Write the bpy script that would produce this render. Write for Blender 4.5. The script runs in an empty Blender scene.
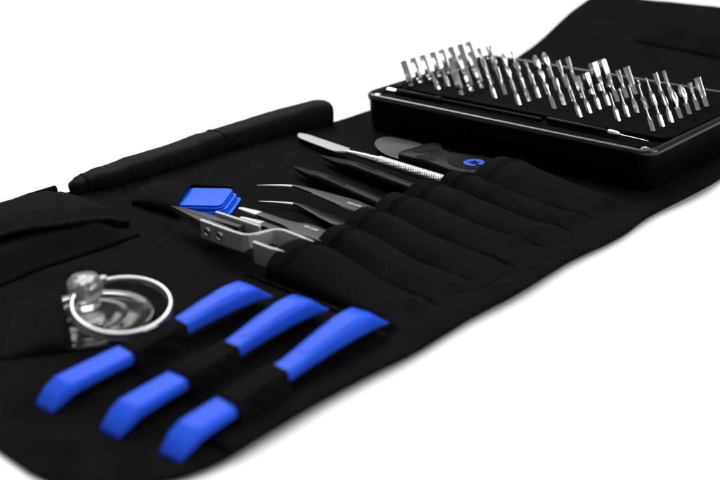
import bpy, bmesh, math, random
from mathutils import Vector, Matrix, noise
random.seed(7)
S = 0.01                                   # all shapes are written in centimetres
SC = bpy.context.scene
COL = SC.collection
PI = math.pi

# ------------------------------------------------------------------ materials
def new_mat(name):
    m = bpy.data.materials.new(name); m.use_nodes = True
    nt = m.node_tree; return m, nt, nt.nodes['Principled BSDF']

def fabric(name, col, period=0.11, bump=0.5, rough=0.85, spec=0.03, angle=0.0, plain=False, vary=1.5, rowp=None):
    """woven cloth: two crossing wave patterns as bump, uneven colour"""
    m, nt, b = new_mat(name); N, L = nt.nodes, nt.links
    tc = N.new('ShaderNodeTexCoord'); mp = N.new('ShaderNodeMapping')
    mp.inputs['Rotation'].default_value = (0, 0, angle)
    L.new(tc.outputs['Object'], mp.inputs['Vector'])
    k = 0.314159/(period*S)
    w1 = N.new('ShaderNodeTexWave'); w1.bands_direction = 'X'; w1.inputs['Scale'].default_value = k
    w2 = N.new('ShaderNodeTexWave'); w2.bands_direction = 'Y'; w2.inputs['Scale'].default_value = k*(1.0 if rowp is None else period/rowp)
    for w in (w1, w2):
        w.inputs['Distortion'].default_value = 1.2; w.inputs['Detail'].default_value = 1.5
        w.inputs['Detail Scale'].default_value = 2.0
        L.new(mp.outputs[0], w.inputs['Vector'])
    mx = N.new('ShaderNodeMath'); mx.operation = 'MULTIPLY_ADD'
    L.new(w2.outputs['Fac'], mx.inputs[0]); mx.inputs[1].default_value = 0.0 if plain else 0.6
    L.new(w1.outputs['Fac'], mx.inputs[2])
    nz = N.new('ShaderNodeTexNoise'); nz.inputs['Scale'].default_value = 900; nz.inputs['Detail'].default_value = 3
    L.new(tc.outputs['Object'], nz.inputs['Vector'])
    ad = N.new('ShaderNodeMath'); ad.operation = 'MULTIPLY_ADD'
    L.new(nz.outputs['Fac'], ad.inputs[0]); ad.inputs[1].default_value = 0.7; L.new(mx.outputs[0], ad.inputs[2])
    bp = N.new('ShaderNodeBump'); bp.inputs['Strength'].default_value = bump; bp.inputs['Distance'].default_value = 0.0004
    L.new(ad.outputs[0], bp.inputs['Height']); L.new(bp.outputs[0], b.inputs['Normal'])
    n2 = N.new('ShaderNodeTexNoise'); n2.inputs['Scale'].default_value = 60; n2.inputs['Detail'].default_value = 6
    L.new(tc.outputs['Object'], n2.inputs['Vector'])
    cr = N.new('ShaderNodeValToRGB')
    cr.color_ramp.elements[0].position = .3; cr.color_ramp.elements[1].position = .75
    cr.color_ramp.elements[0].color = (col[0]/vary, col[1]/vary, col[2]/vary, 1)
    cr.color_ramp.elements[1].color = (col[0]*vary, col[1]*vary, col[2]*vary, 1)
    L.new(n2.outputs['Fac'], cr.inputs[0])
    mc = N.new('ShaderNodeMixRGB'); mc.blend_type = 'MULTIPLY'; mc.inputs[0].default_value = .7
    L.new(cr.outputs[0], mc.inputs[1])
    r2 = N.new('ShaderNodeValToRGB'); r2.color_ramp.elements[0].color = (.25, .25, .25, 1); r2.color_ramp.elements[1].color = (1.45, 1.45, 1.45, 1)
    L.new(mx.outputs[0], r2.inputs[0]); L.new(r2.outputs[0], mc.inputs[2])
    L.new(mc.outputs[0], b.inputs['Base Color'])
    b.inputs['Roughness'].default_value = rough
    b.inputs['Specular IOR Level'].default_value = spec
    return m

def plastic(name, col, rough=.4, spec=.5, bump=.15, scale=350, rvar=.1, metallic=0.0, cvar=.12):
    m, nt, b = new_mat(name); N, L = nt.nodes, nt.links
    tc = N.new('ShaderNodeTexCoord')
    nz = N.new('ShaderNodeTexNoise'); nz.inputs['Scale'].default_value = scale; nz.inputs['Detail'].default_value = 4
    L.new(tc.outputs['Object'], nz.inputs['Vector'])
    bp = N.new('ShaderNodeBump'); bp.inputs['Strength'].default_value = bump; bp.inputs['Distance'].default_value = 0.0002
    L.new(nz.outputs['Fac'], bp.inputs['Height']); L.new(bp.outputs[0], b.inputs['Normal'])
    n2 = N.new('ShaderNodeTexNoise'); n2.inputs['Scale'].default_value = scale*.12; n2.inputs['Detail'].default_value = 5
    L.new(tc.outputs['Object'], n2.inputs['Vector'])
    mr = N.new('ShaderNodeMapRange'); mr.inputs['To Min'].default_value = max(0.02, rough-rvar); mr.inputs['To Max'].default_value = rough+rvar
    L.new(n2.outputs['Fac'], mr.inputs['Value']); L.new(mr.outputs[0], b.inputs['Roughness'])
    cr = N.new('ShaderNodeValToRGB'); e = cr.color_ramp.elements
    e[0].color = tuple(c*(1-cvar) for c in col)+(1,); e[1].color = tuple(min(1, c*(1+cvar)) for c in col)+(1,)
    L.new(n2.outputs['Fac'], cr.inputs[0]); L.new(cr.outputs[0], b.inputs['Base Color'])
    b.inputs['Specular IOR Level'].default_value = spec
    b.inputs['Metallic'].default_value = metallic
    return m

F = .0038
M = {}
M['thread'] = plastic('black_thread', (.008,)*3, rough=.7, spec=.05, bump=.2)
M['cloth'] = fabric('black_cloth', (F,)*3, period=.10, bump=.5)
M['rib'] = fabric('ribbed_black_cloth', (F*1.25,)*3, period=.19, bump=1.4, angle=math.radians(40), rowp=.10)
M['pocket'] = fabric('pocket_twill', (F*1.15,)*3, period=.085, bump=.6, angle=math.radians(35), rowp=.17)
M['binding'] = fabric('binding_tape', (F*.9,)*3, period=.16, bump=1.0, angle=math.radians(-30), rowp=.5)
M['satin'] = fabric('lining_cloth', (F*1.05,)*3, period=.05, bump=.2, rough=.7, spec=.05)
M['elastic'] = fabric('elastic_webbing', (F*1.5,)*3, period=.12, bump=1.0, angle=0, rowp=.4, vary=1.15)
M['velcro'] = fabric('dark_lining', (F*.45,)*3, period=.06, bump=.35, spec=.03)
M['blue'] = plastic('blue_plastic', (.018, .085, .66), rough=.45, spec=.07, bump=.35, scale=500, cvar=.16)
M['blue_pick'] = plastic('blue_pick_plastic', (.006, .092, .70), rough=.3, spec=.10, bump=.1, scale=300)
M['logo_blue'] = plastic('blue_print', (.008, .07, .5), rough=.5, spec=.15)
M['shell'] = plastic('glossy_black_plastic', (.0018,)*3, rough=.26, spec=.5, bump=.05, rvar=.05)
M['tray'] = plastic('matte_black_tray', (.002,)*3, rough=.6, spec=.012, bump=.4, scale=700)
M['shade'] = plastic('shade_black', (.0012,)*3, rough=.8, spec=.02)  # near-black standing in for shade: ovals beside the bits, screw sockets
M['nylon'] = plastic('black_nylon', (.0026,)*3, rough=.42, spec=.04, bump=.3, scale=500)
M['grip'] = plastic('dark_grip', (.003,)*3, rough=.6, spec=.06, bump=.8, scale=1200)
M['coated'] = plastic('grey_coated_steel', (.0085,)*3, rough=.42, spec=.14, bump=.1, rvar=.08)
M['white_tip'] = plastic('pale_bare_metal', (.50, .50, .49), rough=.45, metallic=.35, bump=.15)
M['cream_tip'] = plastic('pale_cream_metal', (.42, .42, .38), rough=.5, metallic=.2, bump=.15)
M['carbon'] = plastic('dark_tip_plastic', (.034,)*3, rough=.5, spec=.15, bump=.5, scale=600)
M['steel'] = plastic('polished_steel', (.80,)*3, rough=.2, metallic=1, bump=.08, rvar=.06)
M['ring'] = plastic('ring_steel', (.28,)*3, rough=.06, metallic=1, bump=.0, rvar=.02)
M['chrome'] = plastic('chrome', (.86,)*3, rough=.07, metallic=1, bump=.0, rvar=.03)
M['bit'] = plastic('nickel_plated_steel', (.72, .72, .71), rough=.17, metallic=1, bump=.2, scale=900, rvar=.08)
M['brushed'] = plastic('brushed_grey_steel', (.62,)*3, rough=.42, metallic=.85, bump=.35, scale=700)
M['edge_steel'] = plastic('bare_edge_steel', (.38,)*3, rough=.5, metallic=.2, bump=.1)
M['blade'] = plastic('brushed_spatula_steel', (.095,)*3, rough=.33, metallic=1, bump=.2)
M['spatula'] = plastic('satin_spatula_steel', (.34,)*3, rough=.6, metallic=.2, bump=.1)
M['white_print'] = plastic('white_print', (.62,)*3, rough=.5, bump=0)
# knurled rod
m, nt, b = new_mat('knurled_steel'); N, L = nt.nodes, nt.links
b.inputs['Metallic'].default_value = 1; b.inputs['Base Color'].default_value = (.82, .82, .82, 1); b.inputs['Roughness'].default_value = .28
tc = N.new('ShaderNodeTexCoord'); hs = []
for a in (.75, -.75):
    mp = N.new('ShaderNodeMapping'); mp.inputs['Rotation'].default_value = (0, 0, a); L.new(tc.outputs['Object'], mp.inputs['Vector'])
    w = N.new('ShaderNodeTexWave'); w.inputs['Scale'].default_value = 400; L.new(mp.outputs[0], w.inputs['Vector']); hs.append(w)
mx = N.new('ShaderNodeMath'); mx.operation = 'MULTIPLY'; L.new(hs[0].outputs['Fac'], mx.inputs[0]); L.new(hs[1].outputs['Fac'], mx.inputs[1])
bp = N.new('ShaderNodeBump'); bp.inputs['Strength'].default_value = 1; bp.inputs['Distance'].default_value = .0005
L.new(mx.outputs[0], bp.inputs['Height']); L.new(bp.outputs[0], b.inputs['Normal']); M['knurl'] = m
# clear vinyl
m, nt, b = new_mat('clear_vinyl'); N, L = nt.nodes, nt.links
tc = N.new('ShaderNodeTexCoord'); nz = N.new('ShaderNodeTexNoise'); nz.inputs['Scale'].default_value = 130; nz.inputs['Detail'].default_value = 3
L.new(tc.outputs['Object'], nz.inputs['Vector'])
bp = N.new('ShaderNodeBump'); bp.inputs['Strength'].default_value = .15; bp.inputs['Distance'].default_value = .0006
L.new(nz.outputs['Fac'], bp.inputs['Height'])
tb = N.new('ShaderNodeBsdfTransparent'); tb.inputs['Color'].default_value = (.8, .82, .82, 1)
gl = N.new('ShaderNodeBsdfGlossy'); gl.inputs['Color'].default_value = (.42, .42, .42, 1); gl.inputs['Roughness'].default_value = .12
df = N.new('ShaderNodeBsdfDiffuse'); df.inputs['Color'].default_value = (.06, .06, .06, 1)
fr = N.new('ShaderNodeFresnel'); fr.inputs['IOR'].default_value = 1.42
L.new(bp.outputs[0], fr.inputs['Normal']); L.new(bp.outputs[0], gl.inputs['Normal'])
m0 = N.new('ShaderNodeMixShader'); m0.inputs[0].default_value = .14; L.new(tb.outputs[0], m0.inputs[1]); L.new(df.outputs[0], m0.inputs[2])
m1 = N.new('ShaderNodeMixShader'); L.new(fr.outputs[0], m1.inputs[0]); L.new(m0.outputs[0], m1.inputs[1]); L.new(gl.outputs[0], m1.inputs[2])
L.new(m1.outputs[0], N['Material Output'].inputs['Surface']); N.remove(b); M['vinyl'] = m
# frosted vinyl for the moulded knob
m, nt, b = new_mat('cloudy_vinyl'); N, L = nt.nodes, nt.links
b.inputs['Transmission Weight'].default_value = .9; b.inputs['Base Color'].default_value = (.9, .9, .9, 1); b.inputs['IOR'].default_value = 1.5
tc = N.new('ShaderNodeTexCoord'); nz = N.new('ShaderNodeTexNoise'); nz.inputs['Scale'].default_value = 190; nz.inputs['Detail'].default_value = 4
L.new(tc.outputs['Object'], nz.inputs['Vector'])
bp = N.new('ShaderNodeBump'); bp.inputs['Strength'].default_value = .55; bp.inputs['Distance'].default_value = .0016
L.new(nz.outputs['Fac'], bp.inputs['Height']); L.new(bp.outputs[0], b.inputs['Normal'])
b.inputs['Roughness'].default_value = .04; M['knob'] = m
# white seamless paper
m, nt, b = new_mat('white_paper'); N, L = nt.nodes, nt.links
tc = N.new('ShaderNodeTexCoord'); nz = N.new('ShaderNodeTexNoise'); nz.inputs['Scale'].default_value = 9; nz.inputs['Detail'].default_value = 4
L.new(tc.outputs['Object'], nz.inputs['Vector'])
cr = N.new('ShaderNodeValToRGB'); cr.color_ramp.elements[0].color = (.82, .82, .82, 1); cr.color_ramp.elements[1].color = (.87, .87, .87, 1)
L.new(nz.outputs['Fac'], cr.inputs[0]); L.new(cr.outputs[0], b.inputs['Base Color'])
b.inputs['Roughness'].default_value = .7; b.inputs['Specular IOR Level'].default_value = .2; M['paper'] = m

# ------------------------------------------------------------------ helpers
ORG = {}
def thing(name, label, cat, loc=(0, 0, 0), group=None):
    o = bpy.data.objects.new(name, None); COL.objects.link(o)
    o.empty_display_size = .01
    o.location = Vector(loc)*S; o['label'] = label; o['category'] = cat
    if group: o['group'] = group
    ORG[o] = Vector(loc); return o
def tag(o, label, cat, group=None):
    o['label'] = label; o['category'] = cat
    if group: o['group'] = group
    return o
def obj(name, geo, mat, parent=None, smooth=True, loc=None, bevel=0, solid=0, label=None, sub=0, mats=None):
    """geo = (verts, faces) in world cm; becomes ONE mesh object under its thing"""
    vs, fs = geo[0], geo[1]
    org = ORG[parent] if parent is not None else Vector(loc or (0, 0, 0))
    me = bpy.data.meshes.new(name)
    me.from_pydata([tuple((Vector(v)-org)*S) for v in vs], [], fs)
    me.materials.append(mat)
    for x in (mats or []): me.materials.append(x)
    bm = bmesh.new(); bm.from_mesh(me)
    if not solid: bmesh.ops.recalc_face_normals(bm, faces=bm.faces)
    bm.to_mesh(me); bm.free()
    if len(geo) > 2:
        for p, i in zip(me.polygons, geo[2]): p.material_index = i
    for p in me.polygons: p.use_smooth = smooth
    o = bpy.data.objects.new(name, me); COL.objects.link(o)
    if parent is not None: o.parent = parent
    else: o.location = org*S
    ORG[o] = org
    if solid:
        md = o.modifiers.new('solid', 'SOLIDIFY'); md.thickness = solid*S; md.offset = -1
    if bevel:
        md = o.modifiers.new('bevel', 'BEVEL'); md.width = bevel*S; md.segments = 2; md.limit_method = 'ANGLE'; md.angle_limit = math.radians(40)
    if sub:
        md = o.modifiers.new('sub', 'SUBSURF'); md.levels = sub; md.render_levels = sub
    if smooth:
        bm = bmesh.new(); bm.from_mesh(me)
        for e in bm.edges:
            if len(e.link_faces) == 2 and e.calc_face_angle(0) > math.radians(48): e.smooth = False
        bm.to_mesh(me); bm.free()
    if label: o['label'] = label
    return o
def join(*gs):
    V, Fc = [], []
    for g in gs:
        k = len(V); V += list(g[0]); Fc += [tuple(i+k for i in f) for f in g[1]]
    return V, Fc
def grid(fn, nu, nv):
    V = [fn(i/nu, j/nv) for i in range(nu+1) for j in range(nv+1)]
    Fc = [(i*(nv+1)+j, (i+1)*(nv+1)+j, (i+1)*(nv+1)+j+1, i*(nv+1)+j+1) for i in range(nu) for j in range(nv)]
    return V, Fc
def loft(secs, n=20, caps=True):
    """secs: (centre, u, v, halfwidth, halfheight, power) superellipse sections"""
    V, Fc = [], []
    for c, u, v, a, b_, p in secs:
        c, u, v = Vector(c), Vector(u).normalized(), Vector(v).normalized()
        for k in range(n):
            t = 2*PI*(k+.5)/n; ct, st = math.cos(t), math.sin(t)
            V.append(c+u*a*math.copysign(abs(ct)**(2/p), ct)+v*b_*math.copysign(abs(st)**(2/p), st))
    for i in range(len(secs)-1):
        for k in range(n):
            Fc.append((i*n+k, i*n+(k+1) % n, (i+1)*n+(k+1) % n, (i+1)*n+k))
    if caps:
        Fc.append(tuple(range(n))); Fc.append(tuple((len(secs)-1)*n+k for k in range(n)))
    return V, Fc
def rod(path, up=(0, 0, 1), p=2, n=16):
    """path: (x,y,z,halfwidth,halfheight)"""
    secs = []; P = [Vector(q[:3]) for q in path]
    for i, q in enumerate(path):
        t = (P[min(i+1, len(P)-1)]-P[max(i-1, 0)]).normalized()
        u = t.cross(Vector(up)).normalized(); v = u.cross(t).normalized()
        secs.append((P[i], u, v, q[3], q[4], p))
    return loft(secs, n)
def prism(poly, z0, z1):
    n = len(poly); V = [(x, y, z0) for x, y in poly]+[(x, y, z1) for x, y in poly]
    return V, [tuple(range(n)), tuple(range(n, 2*n))]+[(i, (i+1) % n, n+(i+1) % n, n+i) for i in range(n)]
def box(x0, x1, y0, y1, z0, z1): return prism([(x0, y0), (x1, y0), (x1, y1), (x0, y1)], z0, z1)
def smooth_poly(pts, k=3):
    """Chaikin corner rounding of a closed outline"""
    for _ in range(k):
        q = []
        for i in range(len(pts)):
            a, b_ = pts[i], pts[(i+1) % len(pts)]
            q += [(a[0]*.75+b_[0]*.25, a[1]*.75+b_[1]*.25), (a[0]*.25+b_[0]*.75, a[1]*.25+b_[1]*.75)]
        pts = q
    return pts
def rrect(x0, x1, y0, y1, r, n=8):
    P = []
    for cx, cy, a0 in ((x1-r, y1-r, 0), (x0+r, y1-r, 90), (x0+r, y0+r, 180), (x1-r, y0+r, 270)):
        for k in range(n+1):
            a = math.radians(a0+90*k/n); P.append((cx+r*math.cos(a), cy+r*math.sin(a)))
    return P
def sm(a, b_, x):
    t = min(1, max(0, (x-a)/(b_-a))); return t*t*(3-2*t)
def lerp(a, b_, t): return a+(b_-a)*t
def nz(x, y, z=0, s=1.0): return noise.noise(Vector((x*s, y*s, z*s)))
def interp(tab, x):
    if x <= tab[0][0]: return tab[0][1]
    for (a, fa), (b_, fb) in zip(tab, tab[1:]):
        if x <= b_: return fa+(fb-fa)*(x-a)/(b_-a)
    return tab[-1][1]
def text_mesh(name, s, size, mat, parent, origin, xdir, ydir, thick=.004):
    cu = bpy.data.curves.new(name, 'FONT'); cu.body = s; cu.size = 1; cu.extrude = .02; cu.offset = .008
    tmp = bpy.data.objects.new('tmp', cu); COL.objects.link(tmp)
    me = bpy.data.meshes.new_from_object(tmp.evaluated_get(bpy.context.evaluated_depsgraph_get()))
    bpy.data.objects.remove(tmp)
    X, Y = Vector(xdir).normalized(), Vector(ydir).normalized(); Z = X.cross(Y)
    O = Vector(origin)-ORG[parent]
    for v in me.vertices:
        v.co = (O+X*v.co.x*size+Y*v.co.y*size+Z*(v.co.z*size*thick/.02))*S
    me.materials.clear(); me.materials.append(mat)
    o = bpy.data.objects.new(name, me); COL.objects.link(o); o.parent = parent; return o

# ------------------------------------------------------------------ setting: white surface
def ground(u, v):
    x, y = lerp(-420, 420, u), lerp(-420, 420, v)
    return (x, y, 0)
g = obj('white_surface', grid(ground, 8, 8), M['paper'], smooth=False)
g['kind'] = 'structure'

# ------------------------------------------------------------------ tool roll
roll = thing('tool_roll', 'open black fabric tool roll lying unfolded on the white surface', 'tool roll', (8, -8, 0))
def xl(y): return interp([(-32, -4.6), (-15.6, -4.5), (-8, -3.4), (1, -2.3), (17, -2.5), (24, -2.55), (26, -2.2), (27.2, -1.2), (28, 1.0), (32, 1.2)], y)
def xr(y):
    y0 = -29.75; r = 4.2
    e = 18.98+.12*nz(0, y, 3, .25)+.1*math.sin(y*.9)*sm(-20, -5, y)
    if y < y0+r:
        d = (y0+r-y)/r; return e-r*.95*(1-math.sqrt(max(0, 1-d*d)))
    return e
CREST = [(11.5, .1), (15, .12), (17.3, .25), (19.2, .65), (20.9, 1.15), (22.7, 1.85), (24.5, 2.5), (25.8, 3.0), (26.6, 3.2), (27.3, 3.1), (28.3, 2.4), (30, 1.2), (32, .25)]
def base_z(x, y):
    z = .16+.05*nz(x, y, 0, .35)+.02*nz(x, y, 5, 1.3)
    if y > 11.5: z += interp(CREST, y)-.1
    # the edges lift a little off the table
    z += .16*sm(17.2, 19.2, x)*(.75+.25*math.sin(y*.55+1))
    return max(z, .10)
ys = [-29.75+.02*k*k for k in range(0, 15)]; y = ys[-1]
while y < 32: y += .45; ys.append(y)
NX = 56
def basef(i, j):
    y = ys[i]; x = lerp(xl(y), xr(y), j/NX); return (x, y, base_z(x, y))
V = [basef(i, j) for i in range(len(ys)) for j in range(NX+1)]
Fc = [(i*(NX+1)+j, i*(NX+1)+j+1, (i+1)*(NX+1)+j+1, (i+1)*(NX+1)+j) for i in range(len(ys)-1) for j in range(NX)]
obj('base_cloth', (V, Fc), M['rib'], roll, solid=.1)
# binding tape round the near edge
def tape(u, v):
    y = lerp(-25.6, 12, u); e = xr(y); x = lerp(e-1.35, e+.04, v)
    bul = .07*math.sin(PI*min(1, v*1.02))
    return (x, y, base_z(x, y)+.03+bul+.025*nz(x, y, 9, 1.6)*(1 if v < .95 else 0))
obj('edge_binding', grid(tape, 150, 8), M['binding'], roll, solid=-.06)
def endtape(u, v):
    # curved end of the roll, a folded hem
    a = lerp(0, 1, u); r = 4.2*.95
    y = -29.75+4.2*(1-math.cos(a*PI/2)) if True else 0
    return (0, y, 0)
# crest flap strap lying over the raised rear flap
def rstrap(u, v):
    y = lerp(23.9, 21.6, v); x = lerp(4.0, 18.6, u)
    y -= .09*(x-4)
    return (x, y, base_z(x, y)+.07)
obj('closure_strap', grid(rstrap, 30, 6), M['velcro'], roll, solid=-.05)

# folded-over far flap: a soft tube
tp = []
path = [(-4.35, -15.9, .30, .34, .22), (-4.15, -15.6, .40, .52, .34), (-3.9, -14.6, .50, .66, .44), (-3.75, -12.8, .54, .72, .48), (-3.7, -10.6, .56, .74, .50),
        (-3.75, -8.2, .58, .76, .53), (-3.7, -5.8, .60, .76, .55), (-3.45, -3.4, .64, .78, .60), (-3.05, -1.6, .68, .78, .66), (-2.75, -.5, .70, .76, .68), (-2.6, -.1, .68, .68, .62)]
fine = []
for i in range(len(path)-1):
    for k in range(6):
        t = k/6; q = [lerp(a, b_, t) for a, b_ in zip(path[i], path[i+1])]
        w = 1.12+.05*nz(q[1], 3, 1, 1.1)+.03*nz(q[1], 8, 1, 3)
        q[3] *= w; q[4] *= w; q[0] += .06*nz(q[1], 1, 7, .8); fine.append(tuple(q))
fine.append(path[-1])
g_t = rod(fine, p=3.4, n=26)
V = [Vector((v.x, v.y, max(.12, v.z+.05*nz(v.x*1.3, v.y, v.z, .9)))) for v in g_t[0]]
fl = obj('folded_flap', (V, g_t[1]), M['satin'], roll)
def hem_ring(yc, s0):
    out = []
    for dy in (-.06, -.04, .04, .06):
        y = yc+dy; k = min(range(len(fine)), key=lambda i: abs(fine[i][1]-y)); q = fine[k]
        e = .0 if abs(dy) > .05 else .035
        out.append((q[0], y, q[2], q[3]+e, q[4]+e))
    return rod(out, p=3.4, n=26)
obj('seam', hem_ring(-7.3, 0), M['cloth'], fl)
obj('seam', hem_ring(-15.2, 0), M['cloth'], fl)

# row of tool pockets: sleeves open to the far side, sewn down at the near edge
seams = [(-16.95, -16.8), (-14.45, -14.55), (-12.35, -12.2), (-10.2, -10.0), (-8.1, -7.75), (-6.1, -5.7), (-4.35, -4.0), (-1.0, -1.3)]
opn = [(10.75, 11.6, 1.38), (10.7, 11.6, 1.2), (10.2, 10.9, 1.2), (9.9, 10.6, 1.15), (9.8, 10.5, 1.15), (10.1, 10.7, 1.1), (10.6, 11.3, 1.15)]
def pocket_fn(i, extra=0.0, umax=1.0):
    (sa, sb), (ea, eb) = (seams[i][0], seams[i+1][0]), (seams[i][1], seams[i+1][1])
    x0a, x0b, h0 = opn[i]
    def f(u, v):
        u = u*umax
        xs = lerp(x0a, x0b, v); xe = 17.75+.15*math.sin(i*2.1)
        x = lerp(xs, xe, u)
        # seam lines stay put, the arch leans towards the far side
        y = lerp(lerp(sa, sb, v), lerp(ea, eb, v), u)
        arch = math.sin(PI*min(max(v, 0), 1))
        arch = arch**(.36 if i == 0 else .45)
        skew = sm(0, .35, v)*(1-sm(.55, 1, v))
        h = h0*(1-.42*sm(.10, .55, u)-.22*sm(.4, .85, u))*(1-sm(.80, 1.0, u)**1.3)
        wr = .07*nz(x*.5, y*1.8, i*3.1, 1)*sm(0, .2, u)+.17*nz(x*2.2, y*1.2, i*5.7, .8)*sm(.55, .9, u)
        z = base_z(x, y)+.02+h*(.88*arch+.12*skew)+wr*arch*(1-sm(.93, 1, u))
        y += .16*math.sin(PI*v)*(1-u)
        return (x, y, z+extra)
    return f
for i in range(7):
    pk = obj('tool_pocket', grid(pocket_fn(i), 44, 22), M['pocket'], roll, solid=.07)
    obj('hem', grid(pocket_fn(i, .022, .115), 6, 22), M['pocket'], pk, solid=.09)
    f_ = pocket_fn(i, .05); st = []
    for uu in (.092, .122):
        for q in range(3, 44):
            a, b_ = Vector(f_(uu, q/46)), Vector(f_(uu, (q+.58)/46))
            if (b_-a).length < .02: continue
            d_ = (b_-a).normalized(); n_ = Vector((1, 0, 0)); t_ = d_.cross(n_).normalized()
            P = [a-n_*.012, a+n_*.012, b_+n_*.012, b_-n_*.012]
            st.append(([p-t_*.02 for p in P]+[p+t_*.02 for p in P], [(0, 1, 2, 3), (4, 5, 6, 7), (0, 1, 5, 4), (1, 2, 6, 5), (2, 3, 7, 6), (3, 0, 4, 7)]))
    obj('stitching', join(*st), M['thread'], pk, smooth=False)
# flat panel seam beside the first pocket
obj('piping', rod([(9.7, -16.95, .17, .10, .07), (12, -17.0, .2, .11, .09), (15, -17.05, .2, .11, .09), (17.4, -17.0, .2, .1, .08)], n=10), M['binding'], roll)

# zipped pouch with its flap on the left
def pouch(u, v):
    y = lerp(-30.5, -17.2, u); x = lerp(-4.3, 3.0, v)
    x += (.35 if v > .5 else 0)*nz(y*.3, 2, 2)
    e = min(sm(0, .10, v), 1-sm(.80, 1, v))*(1-sm(.90, 1, u))
    return (x, y, base_z(x, y)+.03+(.62+.12*nz(x, y, 4, .4))*e)
pc = obj('pouch', grid(pouch, 60, 30), M['velcro'], roll, solid=.06)
def flap(u, v):
    y = lerp(-31, -16.85, u); x = lerp(-3.6, lerp(.15, 1.8, sm(.45, 1, u)), v)
    a = 1-v
    z = .52+.5*math.sin(PI*(.14+.62*v))*(1-.35*sm(.86, 1, u))+.07*nz(x, y, 2, .45)-.30*sm(.75, 1, v)*sm(.7, 1, u)
    z -= .25*sm(.93, 1, u)
    z += .10*nz(y*.4, 0, 6)*v
    return (x, y, z+.12)
fp = obj('pouch_flap', grid(flap, 60, 24), M['pocket'], pc, solid=.09)
def flaphem(u, v):
    p = flap(u, lerp(.955, 1.004, v)); return (p[0], p[1], p[2]+.03)
obj('flap_hem', grid(flaphem, 60, 3), M['pocket'], fp, solid=.16)
def flapend(u, v):
    p = flap(lerp(.945, 1.003, v), u); return (p[0], p[1], p[2]+.025)
obj('flap_hem', grid(flapend, 24, 3), M['pocket'], fp, solid=.12)
# strip of the roll sticking up behind the pouch
obj('rear_hem', rod([(-4.7, -30, .1, .25, .1), (-4.6, -22, .2, .22, .2), (-4.5, -18, .33, .2, .32), (-4.45, -16.6, .34, .18, .32)], n=12, p=3), M['binding'], roll)

# elastic band over the three opening tools
TOOLS = [((12.54, -27.85), (12.02, -18.25)), ((15.36, -27.35), (14.4, -17.75)), ((17.74, -26.95), (16.75, -17.2))]
def tool_x(k, y):
    (xa, ya), (xb, yb) = TOOLS[k]; return lerp(xa, xb, (y-ya)/(yb-ya))
def band(u, v):
    y = lerp(-24.4, -22.1, v); x = lerp(11.95, 18.65, u)
    h = 0
    for k in range(3):
        d = (x-tool_x(k, y)-.06); w = lerp(.50, .42, v)
        hk = (lerp(.84, .92, v))*(1-sm(w-.02, w+.14, abs(d)))
        h = max(h, hk)
    z = base_z(x, y)+.05+h*.84+.03*nz(x, y, 1, 1.5)
    return (x, y+.05*math.sin(x*1.3), z)
obj('elastic_band', grid(band, 110, 16), M['cloth'], roll, solid=.06)

# elastic sleeve over the picks
c00, c10, c11, c01 = Vector((-.5, -15.1, .12)), Vector((2.75, -14.95, .12)), Vector((.75, -12.3, .12)), Vector((-1.9, -13.4, .12))
def psleeve(u, v):
    a = c00.lerp(c10, u); b_ = c01.lerp(c11, u); p = a.lerp(b_, v)
    h = sm(-.35, .55, u)*.68*(math.sin(PI*v)**.25 if 0 < v < 1 else 0)
    return (p.x, p.y, .14+base_z(p.x, p.y)-.1+h)
obj('pick_sleeve', grid(psleeve, 24, 24), M['elastic'], roll, solid=.05)
# dark opening seam behind the picks
obj('sleeve_trim', rod([(-2.3, -13.2, .2, .05, .05), (-1.6, -12.6, .22, .08, .06), (.2, -11.6, .24, .07, .06), (1.6, -10.8, .22, .05, .05)], n=8), M['binding'], roll)
# elastic sleeve over the suction cup
def ssleeve(u, v):
    a = Vector((8.6, -27.0, 0)).lerp(Vector((9.95, -24.95, 0)), u); b_ = Vector((4.9, -24.2, 0)).lerp(Vector((5.9, -22.9, 0)), u)
    p = a.lerp(b_, v); h = (.12+.55*sm(0, .8, u))*(math.sin(PI*v)**.4 if 0 < v < 1 else 0)
    return (p.x, p.y, base_z(p.x, p.y)+.04+h)
obj('cup_sleeve', grid(ssleeve, 20, 24), M['cloth'], roll, solid=.06)

# ------------------------------------------------------------------ driver bit case
case = thing('bit_case', 'shallow glossy black case holding rows of driver bits on the roll', 'case', (8.75, 5.5, .15))
def shell():
    prof = [(.45, .16), (.12, .20), (.0, .42), (-.0, 1.85), (-.06, 1.95), (-.06, 2.08), (.0, 2.18), (.07, 2.22), (.17, 2.22), (.24, 2.17), (.27, 1.90)]
    V, Fc = [], []; n = None
    for ins, z in prof:
        dr = .10*(1-min(1, z/2.1))
        P = rrect(ins+dr, 17.5-ins-dr, ins+dr, 11.2-ins-dr, max(.25, .85-ins)); n = len(P)
        V += [(x, y, z) for x, y in P]
    for i in range(len(prof)-1):
        for k in range(n): Fc.append((i*n+k, i*n+(k+1) % n, (i+1)*n+(k+1) % n, (i+1)*n+k))
    Fc.append(tuple(range(n))[::-1]); return V, Fc
obj('shell', shell(), M['shell'], case)
# tray insert with chamfered corners; posts for the corner magnets
def chamf(x0, x1, y0, y1, c): return [(x0+c, y0), (x1-c, y0), (x1, y0+c), (x1, y1-c), (x1-c, y1), (x0+c, y1), (x0, y1-c), (x0, y0+c)]
tr = obj('tray_floor', prism(rrect(.255, 17.245, .255, 10.945, .6), 1.2, 1.93), M['tray'], case, smooth=False)
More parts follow.
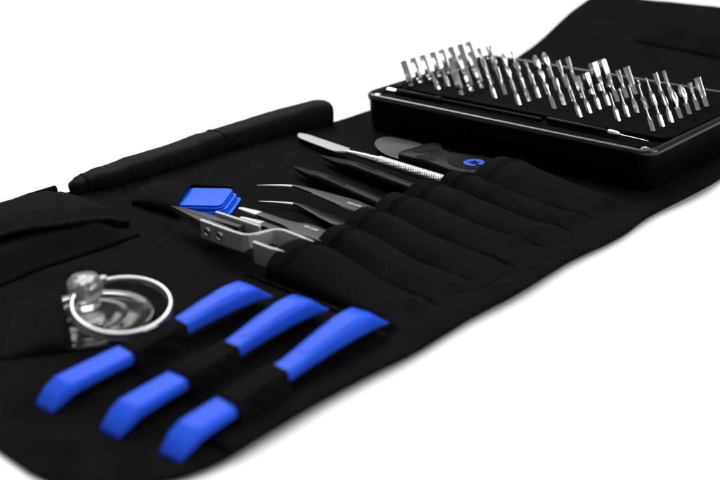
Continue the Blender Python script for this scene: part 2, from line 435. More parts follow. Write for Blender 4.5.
# raised block that the bits stand in
blk = obj('bit_block', prism(chamf(.42, 17.08, 2.35, 10.75, .45), 1.935, 2.14), M['tray'], case, smooth=False, bevel=.05)
lip = obj('tool_rest', join(prism(chamf(.75, 16.4, .45, 1.05, .1), 1.935, 2.09)), M['tray'], case, smooth=False, bevel=.04)
for (mx_, my) in ((.62, .62), (16.88, .62), (16.88, 10.58), (.62, 10.58)):
    cyl = loft([((mx_, my, 1.9), (1, 0, 0), (0, 1, 0), .20, .20, 2), ((mx_, my, 2.12), (1, 0, 0), (0, 1, 0), .20, .20, 2), ((mx_, my, 2.14), (1, 0, 0), (0, 1, 0), .17, .17, 2)], 20)
    obj('corner_magnet', cyl, M['chrome'], case)

# ------------------------------------------------------------------ driver bits
ROWS = [(.95, 2.95, 8), (2.65, 3.25, 7), (4.45, 3.05, 7), (6.3, 3.55, 7), (8.1, 3.2, 7), (9.95, 3.65, 7), (11.8, 3.15, 7), (13.65, 3.65, 7), (15.8, 3.15, 7)]
PITCH = .87
def hexa(r, z): return [(r*math.cos(PI/3*k), r*math.sin(PI/3*k), z) for k in range(6)]
def stack(rings, cap0=True, cap1=True):
    n = len(rings[0]); V = [p for r in rings for p in r]
    Fc = [(i*n+k, i*n+(k+1) % n, (i+1)*n+(k+1) % n, (i+1)*n+k) for i in range(len(rings)-1) for k in range(n)]
    if cap0: Fc.append(tuple(range(n))[::-1])
    if cap1: Fc.append(tuple((len(rings)-1)*n+k for k in range(n)))
    return V, Fc
def circ(r, z, n=12, ry=None, tw=0): return [(r*math.cos(2*PI*k/n+tw), (ry or r)*math.sin(2*PI*k/n+tw), z) for k in range(n)]
def hex12(r, z):   # hexagon given by 12 points so it bridges with circles
    out = []
    for k in range(12):
        a = 2*PI*k/12; rr = r if k % 2 == 0 else r*math.cos(PI/6); out.append((rr*math.cos(a), rr*math.sin(a), z))
    return out
def shank(L=.5, r=.142): return stack([hex12(r, -.25), hex12(r, L-.03), hex12(r*.86, L)])
def socket_rings(r, z0, z1, depth=.35):
    return [hex12(r*.85, z0), hex12(r, z0+.05), hex12(r, z1-.03), hex12(r*.95, z1), hex12(r*.72, z1-.005), hex12(r*.70, z1-depth)]
def kind_geo(kind):
    s = shank(); t = None
    if kind == 'socket':
        s = shank(.12, .15); t = stack(socket_rings(.215, .1, 1.32))
    elif kind == 'big_socket':
        s = shank(.40, .155); t = stack(socket_rings(.30, .36, 1.42))
    elif kind == 'mid_socket':
        s = shank(.28, .155); t = stack(socket_rings(.235, .24, 1.05))
    elif kind == 'hex':
        s = shank(.26, .15); t = stack([hex12(.19, .22), hex12(.23, .3), hex12(.23, 1.12), hex12(.2, 1.17)])
    elif kind == 'slim':
        t = stack([circ(.13, .48), circ(.07, .64), circ(.05, .75), circ(.046, 1.22), circ(.035, 1.3), circ(.012, 1.33)])
    elif kind == 'cone':
        s = shank(.36, .155); t = stack([circ(.15, .34), circ(.14, .44), circ(.055, .68), circ(.032, .95), circ(.01, 1.0)])
    elif kind == 'ball':
        t = stack([circ(.13, .48), circ(.065, .66), circ(.055, 1.1), circ(.085, 1.2), circ(.085, 1.28), circ(.03, 1.34)])
    elif kind == 'blade':
        def rb(a, b_, z): return [(a*math.copysign(abs(math.cos(q))**.5, math.cos(q)), b_*math.copysign(abs(math.sin(q))**.5, math.sin(q)), z) for q in [2*PI*(k+.5)/12 for k in range(12)]]
        t = stack([circ(.13, .48), circ(.10, .6), circ(.10, .75), rb(.125, .095, .82), rb(.13, .06, 1.1), rb(.13, .035, 1.38)])
    elif kind == 'wide_blade':
        def rb(a, b_, z): return [(a*math.copysign(abs(math.cos(q))**.5, math.cos(q)), b_*math.copysign(abs(math.sin(q))**.5, math.sin(q)), z) for q in [2*PI*(k+.5)/12 for k in range(12)]]
        s = shank(.42, .155); t = stack([rb(.15, .13, .40), rb(.19, .13, .50), rb(.19, .12, .9), rb(.19, .07, 1.3), rb(.19, .06, 1.38)])
    elif kind in ('phillips', 'oval', 'fine_phillips'):
        # four-flute tip
        rs = {'phillips': [(.13, 0, .48), (.10, 0, .60), (.10, .0, .70), (.17, .25, .82), (.165, .5, 1.02), (.11, .6, 1.22), (.03, .3, 1.36)],
              'oval': [(.14, 0, .46), (.10, .1, .54), (.17, .3, .66), (.205, .48, .85), (.20, .55, 1.05), (.14, .5, 1.26), (.05, .2, 1.38)],
              'fine_phillips': [(.13, 0, .48), (.075, 0, .62), (.065, 0, .95), (.10, .25, 1.02), (.095, .5, 1.14), (.05, .6, 1.26), (.015, .3, 1.34)]}[kind]
        R_ = []
        for r, f, z in rs:
            R_.append([((r*(1-f*(.5-.5*math.cos(4*a)))*math.cos(a)), (r*(1-f*(.5-.5*math.cos(4*a)))*math.sin(a)), z) for a in [2*PI*k/24 for k in range(24)]])
        t = stack(R_)
    elif kind == 'torx':
        R_ = []
        for r, f, z in [(.13, 0, .48), (.09, 0, .62), (.085, 0, .8), (.115, .25, .86), (.115, .25, 1.28), (.09, .2, 1.31)]:
            R_.append([((r*(1-f*(.5-.5*math.cos(6*a)))*math.cos(a)), (r*(1-f*(.5-.5*math.cos(6*a)))*math.sin(a)), z) for a in [2*PI*k/24 for k in range(24)]])
        t = stack(R_)
    elif kind == 'fork':
        body = stack([circ(.13, .48), circ(.09, .62), circ(.09, .8), circ(.17, .9, ry=.10), circ(.17, 1.12, ry=.07)])
        t = join(body, box(-.17, -.07, -.055, .055, 1.1, 1.34), box(.07, .17, -.055, .055, 1.1, 1.34))
    elif kind == 'hook':
        a = [(0, 0, .46, .12, .12), (0, 0, .6, .055, .055), (0, 0, 1.15, .05, .05), (-.02, 0, 1.27, .05, .05), (-.10, 0, 1.34, .05, .05), (-.18, 0, 1.28, .045, .045), (-.20, 0, 1.12, .035, .035)]
        t = rod(a, up=(0, 1, 0), n=10)
    elif kind == 'square':
        def sq(r, z): return [(r*math.copysign(abs(math.cos(q))**.3, math.cos(q)), r*math.copysign(abs(math.sin(q))**.3, math.sin(q)), z) for q in [2*PI*(k+.5)/12 for k in range(12)]]
        t = stack([circ(.13, .48), circ(.1, .6), circ(.095, .72), sq(.085, .8), sq(.085, 1.3), sq(.07, 1.33)])
    return s, t
WORDS = {'socket': ('nut_driver_bit', 'tall round socket bit'), 'big_socket': ('nut_driver_bit', 'wide socket bit on a hex shank'), 'mid_socket': ('nut_driver_bit', 'short round socket bit'),
         'hex': ('hex_bit', 'thick six-sided bit'), 'slim': ('driver_bit', 'needle-thin driver bit'), 'cone': ('driver_bit', 'short cone-pointed driver bit'),
         'ball': ('driver_bit', 'ball-ended driver bit'), 'blade': ('flathead_bit', 'flat-tipped driver bit'), 'wide_blade': ('flathead_bit', 'wide flat-bladed driver bit'),
         'phillips': ('phillips_bit', 'cross-tipped driver bit'), 'oval': ('phillips_bit', 'broad oval cross-tipped bit'), 'fine_phillips': ('phillips_bit', 'slender cross-tipped driver bit'),
         'torx': ('star_bit', 'star-tipped driver bit'), 'fork': ('forked_bit', 'forked driver bit with two prongs'), 'hook': ('hooked_bit', 'hook-tipped driver bit'), 'square': ('square_bit', 'square-tipped driver bit')}
KINDS = [
 ['socket']*8,
 ['cone', 'cone', 'socket', 'socket', 'socket', 'blade', 'fork'],
 ['hex', 'hex', 'hex', 'blade', 'fork', 'phillips', 'ball'],
 ['fine_phillips', 'blade', 'phillips', 'fork', 'square', 'oval', 'oval'],
 ['slim', 'fine_phillips', 'fine_phillips', 'phillips', 'ball', 'blade', 'blade'],
 ['fine_phillips', 'torx', 'square', 'mid_socket', 'mid_socket', 'big_socket', 'big_socket'],
 ['slim', 'slim', 'slim', 'fine_phillips', 'torx', 'blade', 'wide_blade'],
 ['slim', 'ball', 'slim', 'hook', 'slim', 'blade', 'square'],
 ['ball', 'fine_phillips', 'phillips', 'oval', 'oval', 'torx', 'wide_blade']]
SPIN = {'socket': .44, 'wide_blade': .5, 'blade': .6, 'oval': .5, 'hook': 2.4}
ORD = ['front', 'second', 'third', 'fourth', 'fifth', 'sixth', 'seventh', 'back']
ROWN = ['row farthest left along the case end', 'second row from the left', 'third row from the left', 'fourth row from the left', 'middle row', 'fourth row from the right', 'third row from the right', 'second row from the right', 'row farthest right']
proto = {}
for ri, (rx, ry, n) in enumerate(ROWS):
    for k in range(n):
        kd = KINDS[ri][k]; y = ry+k*(.83 if n == 8 else PITCH)
        nm, words = WORDS[kd]
        label = '%s, %s in the %s' % (words, ('rearmost' if k == n-1 else ORD[k]), ROWN[ri])
        if kd not in proto:
            root = thing(nm, label, 'driver bit', (0, 0, 0), 'driver bits standing in the case')
            s_, t_ = kind_geo(kd)
            s_, t_ = [([(x*.90, y*.90, z*1.06) for x, y, z in g_[0]], g_[1]) for g_ in (s_, t_)]
            obj('shank', s_, M['bit'], root); obj('tip', t_, M['bit'], root)
            proto[kd] = root
        else:
            src = proto[kd]; root = src.copy(); COL.objects.link(root); root['label'] = label
            for ch in list(src.children):
                c = ch.copy(); COL.objects.link(c); c.parent = root
        tilt = Matrix.Rotation(math.radians(-24+random.uniform(-1.5, 1.5)), 4, 'Y') @ Matrix.Rotation(math.radians(random.uniform(-1.5, 1.5)), 4, 'X')
        spin = Matrix.Rotation(SPIN.get(kd, 0)+random.uniform(-1, 1)*(.06 if kd == 'socket' else .22) if kd in SPIN else math.radians(15)+random.uniform(-.14, .14), 4, 'Z')
        mt = tilt @ spin
        root.rotation_euler = mt.to_euler()
        root.location = (Vector((rx, y, 2.15)))*S
# flat dark oval beside each bit, its cast shadow painted on the block
SHADE_V, SHADE_F = [], []
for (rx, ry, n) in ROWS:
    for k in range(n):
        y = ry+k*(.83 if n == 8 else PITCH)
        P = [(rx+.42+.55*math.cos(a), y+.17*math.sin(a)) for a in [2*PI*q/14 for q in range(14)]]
        b0 = len(SHADE_V); SHADE_V += [(px, py, 2.144) for px, py in P]; SHADE_F.append(tuple(b0+q for q in range(14)))
obj('bit_shade_ovals', (SHADE_V, SHADE_F), M['shade'], blk, smooth=False)

# extension rod and thin driver lying in front of the bits
ext = thing('bit_extension', 'black bit extension with silver end lying left in the case front', 'extension', (4, 1.6, 2))
obj('shaft', rod([(1.9, 1.55, 2.12, .17, .17), (3.9, 1.55, 2.12, .17, .17), (4.0, 1.55, 2.12, .12, .12), (10.6, 1.6, 2.12, .12, .12)], n=14), M['nylon'], ext)
obj('collar', rod([(1.15, 1.55, 2.12, .15, .15), (1.2, 1.55, 2.12, .19, .19), (1.88, 1.55, 2.12, .19, .19), (1.9, 1.55, 2.12, .14, .14)], n=14), M['grip'], ext)
obj('collar', rod([(3.95, 1.55, 2.12, .15, .15), (4.0, 1.55, 2.12, .20, .20), (4.25, 1.55, 2.12, .20, .20), (4.3, 1.55, 2.12, .14, .14)], n=14), M['grip'], ext)
obj('end', rod([(.45, 1.55, 2.12, .09, .09), (.5, 1.55, 2.12, .13, .13), (1.16, 1.55, 2.12, .13, .13)], n=6), M['steel'], ext, smooth=False)
nd = thing('needle_driver', 'slim black driver with silver collar and needle tip in the case front', 'driver', (13, 1.75, 2))
obj('handle', rod([(10.75, 1.85, 2.13, .10, .10), (10.85, 1.85, 2.13, .15, .14), (13.8, 1.75, 2.13, .16, .14), (14.3, 1.73, 2.13, .12, .12)], n=14, p=3), M['nylon'], nd)
obj('collar', rod([(14.3, 1.73, 2.14, .13, .13), (14.35, 1.73, 2.14, .16, .16), (14.8, 1.70, 2.14, .15, .15), (14.95, 1.68, 2.14, .07, .07)], n=14), M['chrome'], nd)
obj('needle', rod([(14.9, 1.69, 2.14, .03, .03), (16.2, 1.60, 2.14, .025, .025), (16.5, 1.58, 2.14, .008, .008)], n=8), M['steel'], nd)

# ------------------------------------------------------------------ blue opening tools
prof = [(.14, .39, .0, .12), (.22, .41, .0, .24), (.42, .43, .04, .46), (.6, .45, .10, .70), (.85, .46, .2, .87), (.93, .465, .24, .925), (1.0, .47, .27, .94), (1.3, .48, .32, .94), (2.2, .49, .36, .94), (3.2, .49, .36, .94), (4.4, .43, .36, .92),
        (5.4, .38, .34, .92), (6.2, .40, .34, .94), (7.2, .46, .32, .94), (8.2, .52, .3, .94), (8.75, .55, .27, .92), (9.1, .565, .26, .90), (9.28, .585, .25, .78), (9.52, .61, .25, .60), (9.72, .63, .26, .46), (9.78, .61, .27, .41)]
LB = ['blue plastic opening tool farthest left, beside the suction cup ring', 'middle one of the three blue plastic opening tools under the elastic band', 'blue plastic opening tool nearest the right edge of the roll']
for k, ((xa, ya), (xb, yb)) in enumerate(TOOLS):
    t = thing('opening_tool', LB[k], 'opening tool', (xa, ya, 0), 'blue plastic opening tools')
    d = Vector((xb-xa, yb-ya, 0)).normalized(); u = Vector((d.y, -d.x, 0)); secs = []
    Lr = (Vector((xb, yb))-Vector((xa, ya))).length/9.75
    for s_, w, zb, zt in prof:
        c = Vector((xa, ya, 0))+d*s_*Lr
        zt = zt-.20*sm(.25, .9, s_)+.34*sm(4.6, 8.4, s_)*(1-.35*sm(8.8, 9.8, s_)); zb = zb-.02*sm(.5, 1, s_)+.14*sm(4.6, 8.4, s_)
        c.z = .13+(zb+zt)/2*.98
        secs.append((c, u, Vector((0, 0, 1)), w*1.02, (zt-zb)/2, 4.6))
    o = obj('body', loft(secs, 32), M['blue'], t)
    # shallow moulded panel on the flared end
    pl = []
    for s_, hw in ((5.9, .20), (7.0, .28), (8.2, .38), (8.55, .36)):
        pl.append((s_, hw))
    P = [(s_, -h_) for s_, h_ in pl]+[(s_, h_) for s_, h_ in reversed(pl)]
    P = smooth_poly(P, 2)
    V = []
    for s_, w_ in P:
        q = Vector((xa, ya, 0))+d*s_*Lr+u*w_; V.append((q.x, q.y, .13+(.74+.34*sm(4.6, 8.4, s_))*.98-.004))
    n = len(V); V += [(x, y, z+.022) for x, y, z in V]
    obj('raised_panel', (V, [tuple(range(n)), tuple(range(n, 2*n))]+[(i, (i+1) % n, n+(i+1) % n, n+i) for i in range(n)]), M['blue'], t, bevel=.012)

# ------------------------------------------------------------------ blue opening picks
ax = Vector((.82, .57, 0)).normalized(); wd = Vector((.57, -.82, 0)).normalized()
top_c = Vector((3.42, -12.55, 0))            # middle of the free edge of the top pick
PL = ['top blue opening pick of the stack in the elastic sleeve', 'second blue opening pick from the top of the stack', 'third blue opening pick from the top of the stack', 'fourth blue opening pick from the top of the stack', 'bottom blue opening pick of the stack']
offs = [(0, 0), (.05, .08), (.20, .06), (.24, .16), (.40, .08)]
for k in range(5):
    z = .66-.095*k; dx, dw = offs[k]
    e = top_c+ax*dx+wd*dw
    P = []
    for (a, b_) in rrect(-2.35, 0, -1.12, 1.12, .32, 6):
        q = e+ax*a+wd*b_; P.append((q.x, q.y))
    o = obj('opening_pick', prism(P, z-.075, z), M['blue_pick'], loc=(e.x, e.y, z-.08), bevel=.03)
    tag(o, PL[k], 'pick', 'blue picks stacked in the elastic sleeve')

# ------------------------------------------------------------------ suction cup and its split ring
cx, cy = 8.35, -23.25
cup = thing('suction_cup', 'clear vinyl suction cup with a knob, tucked under its elastic sleeve', 'suction cup', (cx, cy, .2))
def lathe(prof_, n=40, wob=0):
    V, Fc = [], []
    for r, z in prof_:
        for k in range(n):
            a = 2*PI*k/n; rr = r*(1+wob*nz(math.cos(a)*1.5, math.sin(a)*1.5, z)); V.append((cx+rr*math.cos(a), cy+rr*math.sin(a), z))
    for i in range(len(prof_)-1):
        for k in range(n): Fc.append((i*n+k, i*n+(k+1) % n, (i+1)*n+(k+1) % n, (i+1)*n+k))
    Fc.append(tuple(range(n))[::-1]); Fc.append(tuple((len(prof_)-1)*n+k for k in range(n)))
    return V, Fc
obj('disc', lathe([(1.9, .24), (2.32, .22), (2.36, .26), (2.32, .34), (2.24, .36), (2.14, .33), (1.6, .34), (1.45, .38), (1.36, .38), (1.25, .35), (1.0, .40), (.7, .50), (.5, .74)]), M['vinyl'], cup)
obj('knob', lathe([(.45, .745), (.40, .9), (.46, 1.1), (.60, 1.22), (.64, 1.5), (.60, 1.78), (.42, 1.93), (.1, 1.97)], 28, .16), M['knob'], cup)
ring = None
rc = Vector((10.05, -22.9, 1.14))
A = Vector((.725, .688, -.12)).normalized(); B = Vector((-.688, .725, 0)).normalized()
Zv = Vector((0, 0, 1)); B = (B*math.cos(math.radians(11))+Zv*math.sin(math.radians(11))).normalized(); Nn = A.cross(B).normalized()
secs = []; R0 = 1.70; turns = 1.93
for i in range(141):
    t = i/140; a = math.radians(118)+2*PI*turns*t
    rad = A*math.cos(a)+B*math.sin(a)
    off = lerp(-.105, .105, sm(.30, .62, t)) if True else 0
    c = rc+rad*R0+Nn*(-off)
    e = 1 if 0 < i < 140 else .6
    secs.append((c, rad, Nn, .115*e, .095*e, 2.0))
ro = obj('split_ring', loft(secs, 14), M['ring'], loc=tuple(rc))
tag(ro, 'polished split key ring threaded through the suction cup knob', 'key ring')

# ------------------------------------------------------------------ metal spudger
t = thing('metal_spudger', 'long silver metal spudger with flat rounded blade and knurled handle', 'spudger', (3, -4.5, .3))
b_pts = [(-1.62, -3.28, .0), (-1.5, -3.36, .16), (-1.2, -3.46, .30), (-.8, -3.58, .36), (0, -3.78, .38), (1.2, -4.04, .40), (2.3, -4.28, .42), (2.75, -4.38, .40), (2.95, -4.42, .26), (3.15, -4.46, .15)]
obj('blade', rod([(x, y, lerp(.42, .62, (x+1.6)/4.7), max(w, .03), .045+(.05 if x > 2.6 else 0)) for x, y, w in b_pts], p=3, n=16), M['spatula'], t)
obj('neck', rod([(3.05, -4.44, .62, .15, .10), (3.5, -4.5, .65, .15, .13), (4.6, -4.68, .70, .20, .19), (5.6, -4.8, .74, .23, .22)], n=18), M['chrome'], t)
obj('knurled_grip', rod([(5.6, -4.8, .74, .24, .23), (5.7, -4.81, .745, .26, .25), (11.6, -5.27, .72, .28, .27)], n=22), M['knurl'], t)

# ------------------------------------------------------------------ pry knife
t = thing('pry_knife', 'pry knife with curved grey blade and black contoured handle beside the case', 'pry knife', (7, -2.6, .3))
bl = smooth_poly([(2.75, -1.9), (2.72, -1.35), (3.2, -1.05), (5.2, -1.05), (6.6, -1.6), (6.6, -3.2), (6.1, -3.65), (5.0, -3.55), (4.0, -3.15), (3.15, -2.55)], 2)
obj('blade', prism(bl, .50, .57), M['blade'], t, bevel=.02)
hp = smooth_poly([(5.75, -3.55), (5.95, -2.5), (6.0, -1.75), (6.25, -1.25), (6.7, -1.35), (7.1, -1.85), (7.8, -2.15), (8.5, -1.95), (9.7, -1.55), (11.0, -1.65), (11.7, -2.0), (11.3, -3.5), (11.0, -3.9), (9.6, -4.25), (8.5, -3.95), (7.4, -3.85), (6.1, -3.95)], 2)
n = len(hp); cxh = sum(p[0] for p in hp)/n; cyh = sum(p[1] for p in hp)/n
V = []; LV = [(.92, .30), (1.0, .38), (1.0, .78), (.965, .88), (.90, .93)]
for sc_, z in LV:
    for (px, py) in hp:
        # inset measured on the short axis so the waist stays
        V.append((lerp(cxh, px, 1-(1-sc_)*.35), lerp(cyh, py, sc_), z))
Fc = [(i*n+k, i*n+(k+1) % n, (i+1)*n+(k+1) % n, (i+1)*n+k) for i in range(len(LV)-1) for k in range(n)]
Fc += [tuple(range(n))[::-1], tuple((len(LV)-1)*n+k for k in range(n))]
hd = obj('handle', (V, Fc), M['nylon'], t)
def ribs(poly, z, ang=.6, step=.17):
    """raised ribs clipped to an outline"""
    out = []; cs, sn = math.cos(ang), math.sin(ang)
    R_ = [(x*cs+y*sn, -x*sn+y*cs) for x, y in poly]
    y = min(p[1] for p in R_)+step*.6
    while y < max(p[1] for p in R_)-step*.3:
        xs = []
        for i in range(len(R_)):
            (x1, y1), (x2, y2) = R_[i], R_[(i+1) % len(R_)]
            if (y1-y)*(y2-y) < 0: xs.append(x1+(x2-x1)*(y-y1)/(y2-y1))
        if len(xs) >= 2 and max(xs)-min(xs) > .12:
            a, b_ = min(xs)+.05, max(xs)-.05; w = .035
            q = [(a, y-w), (b_, y-w), (b_, y+w), (a, y+w)]
            out.append(prism([(px*cs-py*sn, px*sn+py*cs) for px, py in q], z, z+.03))
        y += step
    return join(*out)
g1 = smooth_poly([(6.30, -3.2), (6.35, -2.35), (6.65, -1.85), (6.95, -2.05), (7.1, -2.6), (6.8, -3.15)], 2)
g2 = smooth_poly([(8.35, -3.15), (8.4, -2.5), (9.1, -2.15), (10.0, -2.1), (10.7, -2.9), (10.4, -3.7), (9.4, -3.8)], 2)
for q in (g1, g2):
    p_ = obj('grip_pad', prism(q, .925, .936), M['grip'], hd, smooth=False)
    gm = ribs(q, .9365, ang=-.75, step=.15)
    o = obj('grip_ribs', gm, M['nylon'], hd, smooth=False)
sc = smooth_poly([(6.9, -3.75), (7.0, -3.35), (7.6, -3.1), (8.15, -3.4), (8.2, -3.75), (7.6, -3.8)], 2)
obj('thumb_scoop', prism(sc, .924, .934), M['grip'], hd, smooth=False)
# blue round emblem with a dark cross, cut open at its right
LC = Vector((9.88, -2.82)); lg = []
def arc_pts(r, a0, a1, n=28): return [(LC.x+r*math.cos(lerp(a0, a1, k/n)), LC.y+r*math.sin(lerp(a0, a1, k/n))) for k in range(n+1)]
a0, a1 = math.radians(-14), math.radians(318)
outer = arc_pts(.50, a0, a1)
def cross_r(a):   # rounded cross hole outline
    c = abs(math.cos(2*(a-.45))); return .13+.15*c**1.3
inner = [(LC.x+cross_r(a)*math.cos(a), LC.y+cross_r(a)*math.sin(a)) for a in [lerp(a0, a1, k/28) for k in range(29)]]
V = [(x, y, .972) for x, y in outer]+[(x, y, .972) for x, y in inner]+[(x, y, .982) for x, y in outer]+[(x, y, .982) for x, y in inner]
Fc = []; m_ = 29
for k in range(28):
    Fc += [(2*m_+k, 2*m_+k+1, 3*m_+k+1, 3*m_+k), (k, k+1, m_+k+1, m_+k), (k, k+1, 2*m_+k+1, 2*m_+k), (m_+k, m_+k+1, 3*m_+k+1, 3*m_+k)]
obj('emblem', (V, Fc), M['logo_blue'], hd, smooth=False)

# ------------------------------------------------------------------ black nylon spudgers
def black_spudger(tip, end, label, z0, flip):
    t = thing('black_spudger', label, 'spudger', (tip[0], tip[1], .2), 'black nylon spudgers')
    a, e = Vector(tip), Vector(end); d = (e-a); Ln = d.length; d.normalize(); path_ = []
    for s_, w, h in ((0, .015, .03), (.25, .09, .05), (.8, .19, .09), (1.6, .30, .16), (2.1, .36, .22), (2.5, .34, .26), (3.2, .32, .29), (Ln, .32, .29)):
        p = a+d*s_; path_.append((p.x, p.y, lerp(z0[0], z0[1], min(1, s_/Ln)), w, h))
    obj('flat_tip', rod(path_[:6], p=3.2, n=18), M['nylon'], t)
    o = obj('shaft', rod(path_[5:], p=3.2, n=12), M['nylon'], t)
    # moulded marks on the shaft
    r_ = []
    u = Vector((d.y, -d.x))
    for k in range(7):
        c = a+d*(3.3+k*.22); q = [c+u*(-.12), c+u*(-.12)+d*.06, c+u*.12+d*.11, c+u*.12+d*.05]
        zz = lerp(z0[0], z0[1], (3.3+k*.22)/Ln)+.30
        r_.append(prism([(v.x, v.y) for v in q], zz-.03, zz+.012))
    obj('moulded_mark', join(*r_), M['nylon'], o, smooth=False)
black_spudger((2.2, -5.45), (11.3, -7.1), 'upper black nylon spudger with pointed flat tip, beside the metal spudger', (.5, .66), 1)
black_spudger((2.35, -7.55), (11.3, -9.47), 'lower black nylon spudger with pointed flat tip, beside the bent tweezers', (.55, .66), 1)

# ------------------------------------------------------------------ tweezers
def strip_path(pts, p=4): return rod(pts, p=p, n=16)
# bent-tip pair
t = thing('bent_tweezers', 'dark grey tweezers with bent silver needle tips', 'tweezers', (8, -10.8, .4), 'tweezers in the pockets')
up_ = [(5.45, -10.40, 1.0, .09, .06), (5.8, -10.33, 1.0, .13, .06), (6.6, -10.36, 1.02, .20, .06), (7.6, -10.44, 1.04, .30, .06), (8.4, -10.52, 1.05, .40, .06), (9.2, -10.58, 1.05, .50, .06), (11.4, -10.75, .92, .48, .06)]
lo_ = [(6.0, -10.9, .42, .09, .06), (6.4, -10.86, .42, .14, .06), (7.2, -10.98, .42, .22, .06), (8.2, -11.15, .44, .32, .06), (9.2, -11.3, .48, .42, .06), (11.4, -11.3, .6, .5, .06)]
a1_ = obj('arm', strip_path(up_), M['coated'], t); obj('arm', strip_path(lo_), M['coated'], t)
obj('tip', strip_path([(3.75, -11.05, .86, .012, .012), (4.4, -10.78, .92, .05, .03), (5.0, -10.55, .97, .08, .045), (5.5, -10.39, 1.0, .10, .055)], 2.5), M['white_tip'], t)
obj('tip', strip_path([(4.45, -11.6, .40, .012, .012), (5.0, -11.32, .41, .05, .03), (5.6, -11.06, .42, .08, .045), (6.05, -10.89, .42, .10, .055)], 2.5), M['white_tip'], t)
obj('edge_line', rod([(7.0, -10.66, 1.07, .03, .02), (8.0, -10.82, 1.09, .03, .02), (9.0, -11.0, 1.10, .03, .02), (10.6, -11.12, 1.06, .03, .02)], n=8), M['coated'], a1_)
text_mesh('lettering', 'ESD-SAFE', .2, M['white_print'], a1_, (9.1, -10.66, 1.118), (1, -.04, 0), (.04, 1, 0))
# blunt-tip pair
t = thing('blunt_tweezers', 'dark grey tweezers with blunt pale tips above the cross-lock tweezers', 'tweezers', (8.5, -13.6, .4), 'tweezers in the pockets')
up_ = [(6.85, -13.70, 1.0, .21, .06), (7.6, -13.72, 1.0, .23, .06), (8.6, -13.74, 1.0, .26, .06), (9.0, -13.74, 1.0, .34, .06), (9.35, -13.74, 1.0, .50, .06), (9.8, -13.72, 1.0, .54, .06), (11.5, -13.65, .9, .42, .06)]
lo_ = [(6.65, -13.42, .42, .2, .06), (7.6, -13.48, .42, .22, .06), (8.8, -13.55, .44, .3, .06), (9.6, -13.6, .5, .5, .06), (11.5, -13.6, .62, .42, .06)]
a1_ = obj('arm', strip_path(up_, 5), M['coated'], t); obj('arm', strip_path(lo_, 5), M['coated'], t)
obj('tip', strip_path([(5.62, -13.72, .98, .07, .03), (5.75, -13.72, .985, .12, .045), (6.9, -13.70, 1.0, .215, .07)], 4), M['white_tip'], t)
obj('tip', strip_path([(5.35, -13.48, .41, .07, .03), (5.5, -13.47, .41, .11, .04), (6.7, -13.42, .42, .2, .065)], 4), M['cream_tip'], t)
text_mesh('lettering', 'ESD-SAFE', .2, M['white_print'], a1_, (9.5, -13.62, 1.068), (1, -.03, 0), (.03, 1, 0))
# cross-lock pair with dark blade tips
t = thing('cross_lock_tweezers', 'wide grey steel cross-lock tweezers with two screws and black tips', 'tweezers', (7.5, -15.8, .4), 'tweezers in the pockets')
def plate(pts, z0, z1, th=.06, zf=None):
    """upright strip following a plan path, slightly proud bare edge on top"""
    V, n = [], len(pts); P = [Vector(p) for p in pts]
    for i in range(n):
        d = (P[min(i+1, n-1)]-P[max(i-1, 0)]).normalized(); u = Vector((d.y, -d.x))
        a, b_ = P[i]+u*th, P[i]-u*th; zz0, zz1 = (z0, z1) if zf is None else zf(i)
        V += [(a.x, a.y, zz0), (a.x, a.y, zz1), (b_.x, b_.y, zz1), (b_.x, b_.y, zz0)]
    Fc = [(i*4+k, i*4+(k+1) % 4, i*4+4+(k+1) % 4, i*4+4+k) for i in range(n-1) for k in range(4)]
    Fc += [(0, 1, 2, 3), tuple((n-1)*4+k for k in (3, 2, 1, 0))]
    return V, Fc
fp_ = [(6.3, -16.34), (7.2, -16.36), (8.2, -16.36), (8.9, -16.32), (9.12, -16.2), (9.27, -15.95), (9.36, -15.6), (9.46, -15.3), (9.62, -15.1), (9.9, -15.0), (10.9, -15.05), (11.7, -15.15)]
fz = lambda i: (.66, 1.42) if i < 4 else ((.85, 1.42) if i < 8 else (.7, 1.42))
pa = obj('front_arm', plate(fp_, 0, 0, .055, fz), M['brushed'], t, smooth=False, bevel=.02)
obj('bare_edge', plate(fp_, 0, 0, .062, lambda i: (1.423, 1.445)), M['edge_steel'], pa, smooth=False)
rp_ = [(6.1, -15.36), (7.0, -15.34), (8.0, -15.32), (8.8, -15.30)]
pb = obj('rear_arm', plate(rp_, .66, 1.42, .055), M['brushed'], t, smooth=False, bevel=.02)
obj('bare_edge', plate(rp_, 1.423, 1.445, .062), M['edge_steel'], pb, smooth=False)
obj('cross_link', plate([(8.7, -15.32), (9.0, -15.5), (9.3, -16.0), (9.6, -16.3)], .50, .80, .05), M['brushed'], t, smooth=False)
rq = [(9.58, -16.36), (10.0, -16.38), (10.6, -16.38), (11.3, -16.25)]
pc_ = obj('rear_arm_end', plate(rq, .42, 1.30, .055), M['brushed'], t, smooth=False, bevel=.03)
obj('bare_edge', plate(rq, 1.303, 1.325, .062), M['edge_steel'], pc_, smooth=False)
def wedge(tip, a, b_, e0, e1):
    V = []
    for z0, z1, P in ((1.02, 1.10, [tip]),):
        pass
    V = [(tip[0], tip[1], .98), (tip[0]+.05, tip[1], 1.06),
         (a[0], a[1], .72), (a[0], a[1], 1.30), (b_[0], b_[1], .72), (b_[0], b_[1], 1.30),
         (e0[0], e0[1], .72), (e0[0], e0[1], 1.30), (e1[0], e1[1], .72), (e1[0], e1[1], 1.30)]
    Fc = [(0, 2, 3, 1), (0, 1, 5, 4), (1, 3, 5), (0, 4, 2), (2, 6, 7, 3), (4, 5, 9, 8), (3, 7, 9, 5), (2, 4, 8, 6), (6, 8, 9, 7)]
    return V, Fc
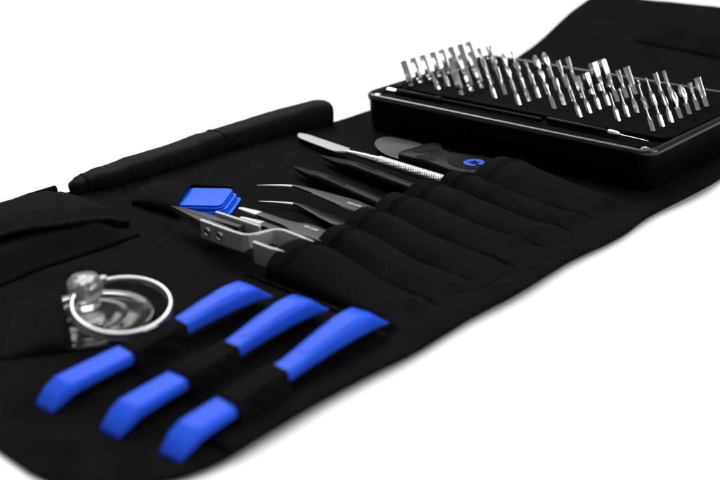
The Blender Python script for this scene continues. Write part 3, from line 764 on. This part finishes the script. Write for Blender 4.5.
obj('black_tip', wedge((3.0, -15.47), (6.2, -16.26), (6.2, -15.86), (7.9, -16.27), (7.9, -15.98)), M['carbon'], t, smooth=False, bevel=.015)
obj('black_tip', wedge((3.04, -15.43), (6.2, -15.84), (6.2, -15.44), (7.9, -15.70), (7.9, -15.42)), M['carbon'], t, smooth=False, bevel=.015)
for sx in (6.75, 7.55):
    yy = -16.42
    sc_ = obj('screw', loft([((sx, yy+.02, 1.03), (1, 0, 0), (0, 0, 1), .19, .19, 2), ((sx, yy-.02, 1.03), (1, 0, 0), (0, 0, 1), .19, .19, 2), ((sx, yy-.035, 1.03), (1, 0, 0), (0, 0, 1), .15, .15, 2), ((sx, yy-.015, 1.03), (1, 0, 0), (0, 0, 1), .13, .13, 2)], 22), M['chrome'], t)
    obj('socket_recess', loft([((sx, yy-.012, 1.03), (1, 0, 0), (0, 0, 1), .075, .075, 2), ((sx, yy-.022, 1.03), (1, 0, 0), (0, 0, 1), .075, .075, 2)], 6), M['shade'], sc_, smooth=False)

# ------------------------------------------------------------------ camera
cam = bpy.data.cameras.new('camera'); co = bpy.data.objects.new('camera', cam); COL.objects.link(co); SC.camera = co
Cp = Vector((40.24730321, -41.66755866, 17.54530636))
Rt = Vector((.72468726, .68792583, -.03982998)); Up = Vector((-.2368259, .30292874, .92311845)); Bk = Vector((.64710267, -.65953941, .38244726))
mt = Matrix((Rt, Up, Bk)).transposed().to_4x4(); mt.translation = Cp*S; co.matrix_world = mt
cam.sensor_width = 36; cam.lens = 54.648; cam.clip_start = .02; cam.clip_end = 60
cam.dof.use_dof = True; cam.dof.focus_distance = (Vector((8.0, -6.5, 1))-Cp).dot(-Bk)*S; cam.dof.aperture_fstop = 9.0

# ------------------------------------------------------------------ lamps and world
w = bpy.data.worlds.new('World'); SC.world = w; w.use_nodes = True
bg = w.node_tree.nodes['Background']; bg.inputs[0].default_value = (1, 1, 1, 1); bg.inputs[1].default_value = .22
def area(name, loc, target, size, power, sy=None):
    l = bpy.data.lights.new(name, 'AREA'); l.energy = power; l.size = size*S
    if sy: l.shape = 'RECTANGLE'; l.size_y = sy*S
    o = bpy.data.objects.new(name, l); COL.objects.link(o); o.location = Vector(loc)*S
    d = (Vector(target)-Vector(loc)); o.rotation_euler = d.to_track_quat('-Z', 'Y').to_euler()
    return o
area('softbox_key', (-90, 50, 105), (8, -5, 0), 80, 18)
area('softbox_top', (5, 25, 230), (0, 15, 0), 260, 50)
area('softbox_side', (125, 25, 58), (10, 0, 0), 70, 8)
SC.view_settings.view_transform = 'Standard'; SC.view_settings.look = 'None'
SC.view_settings.exposure = 0; SC.view_settings.gamma = 1
SC.render.engine = 'CYCLES'
SC.cycles.max_bounces = 8; SC.cycles.transmission_bounces = 8
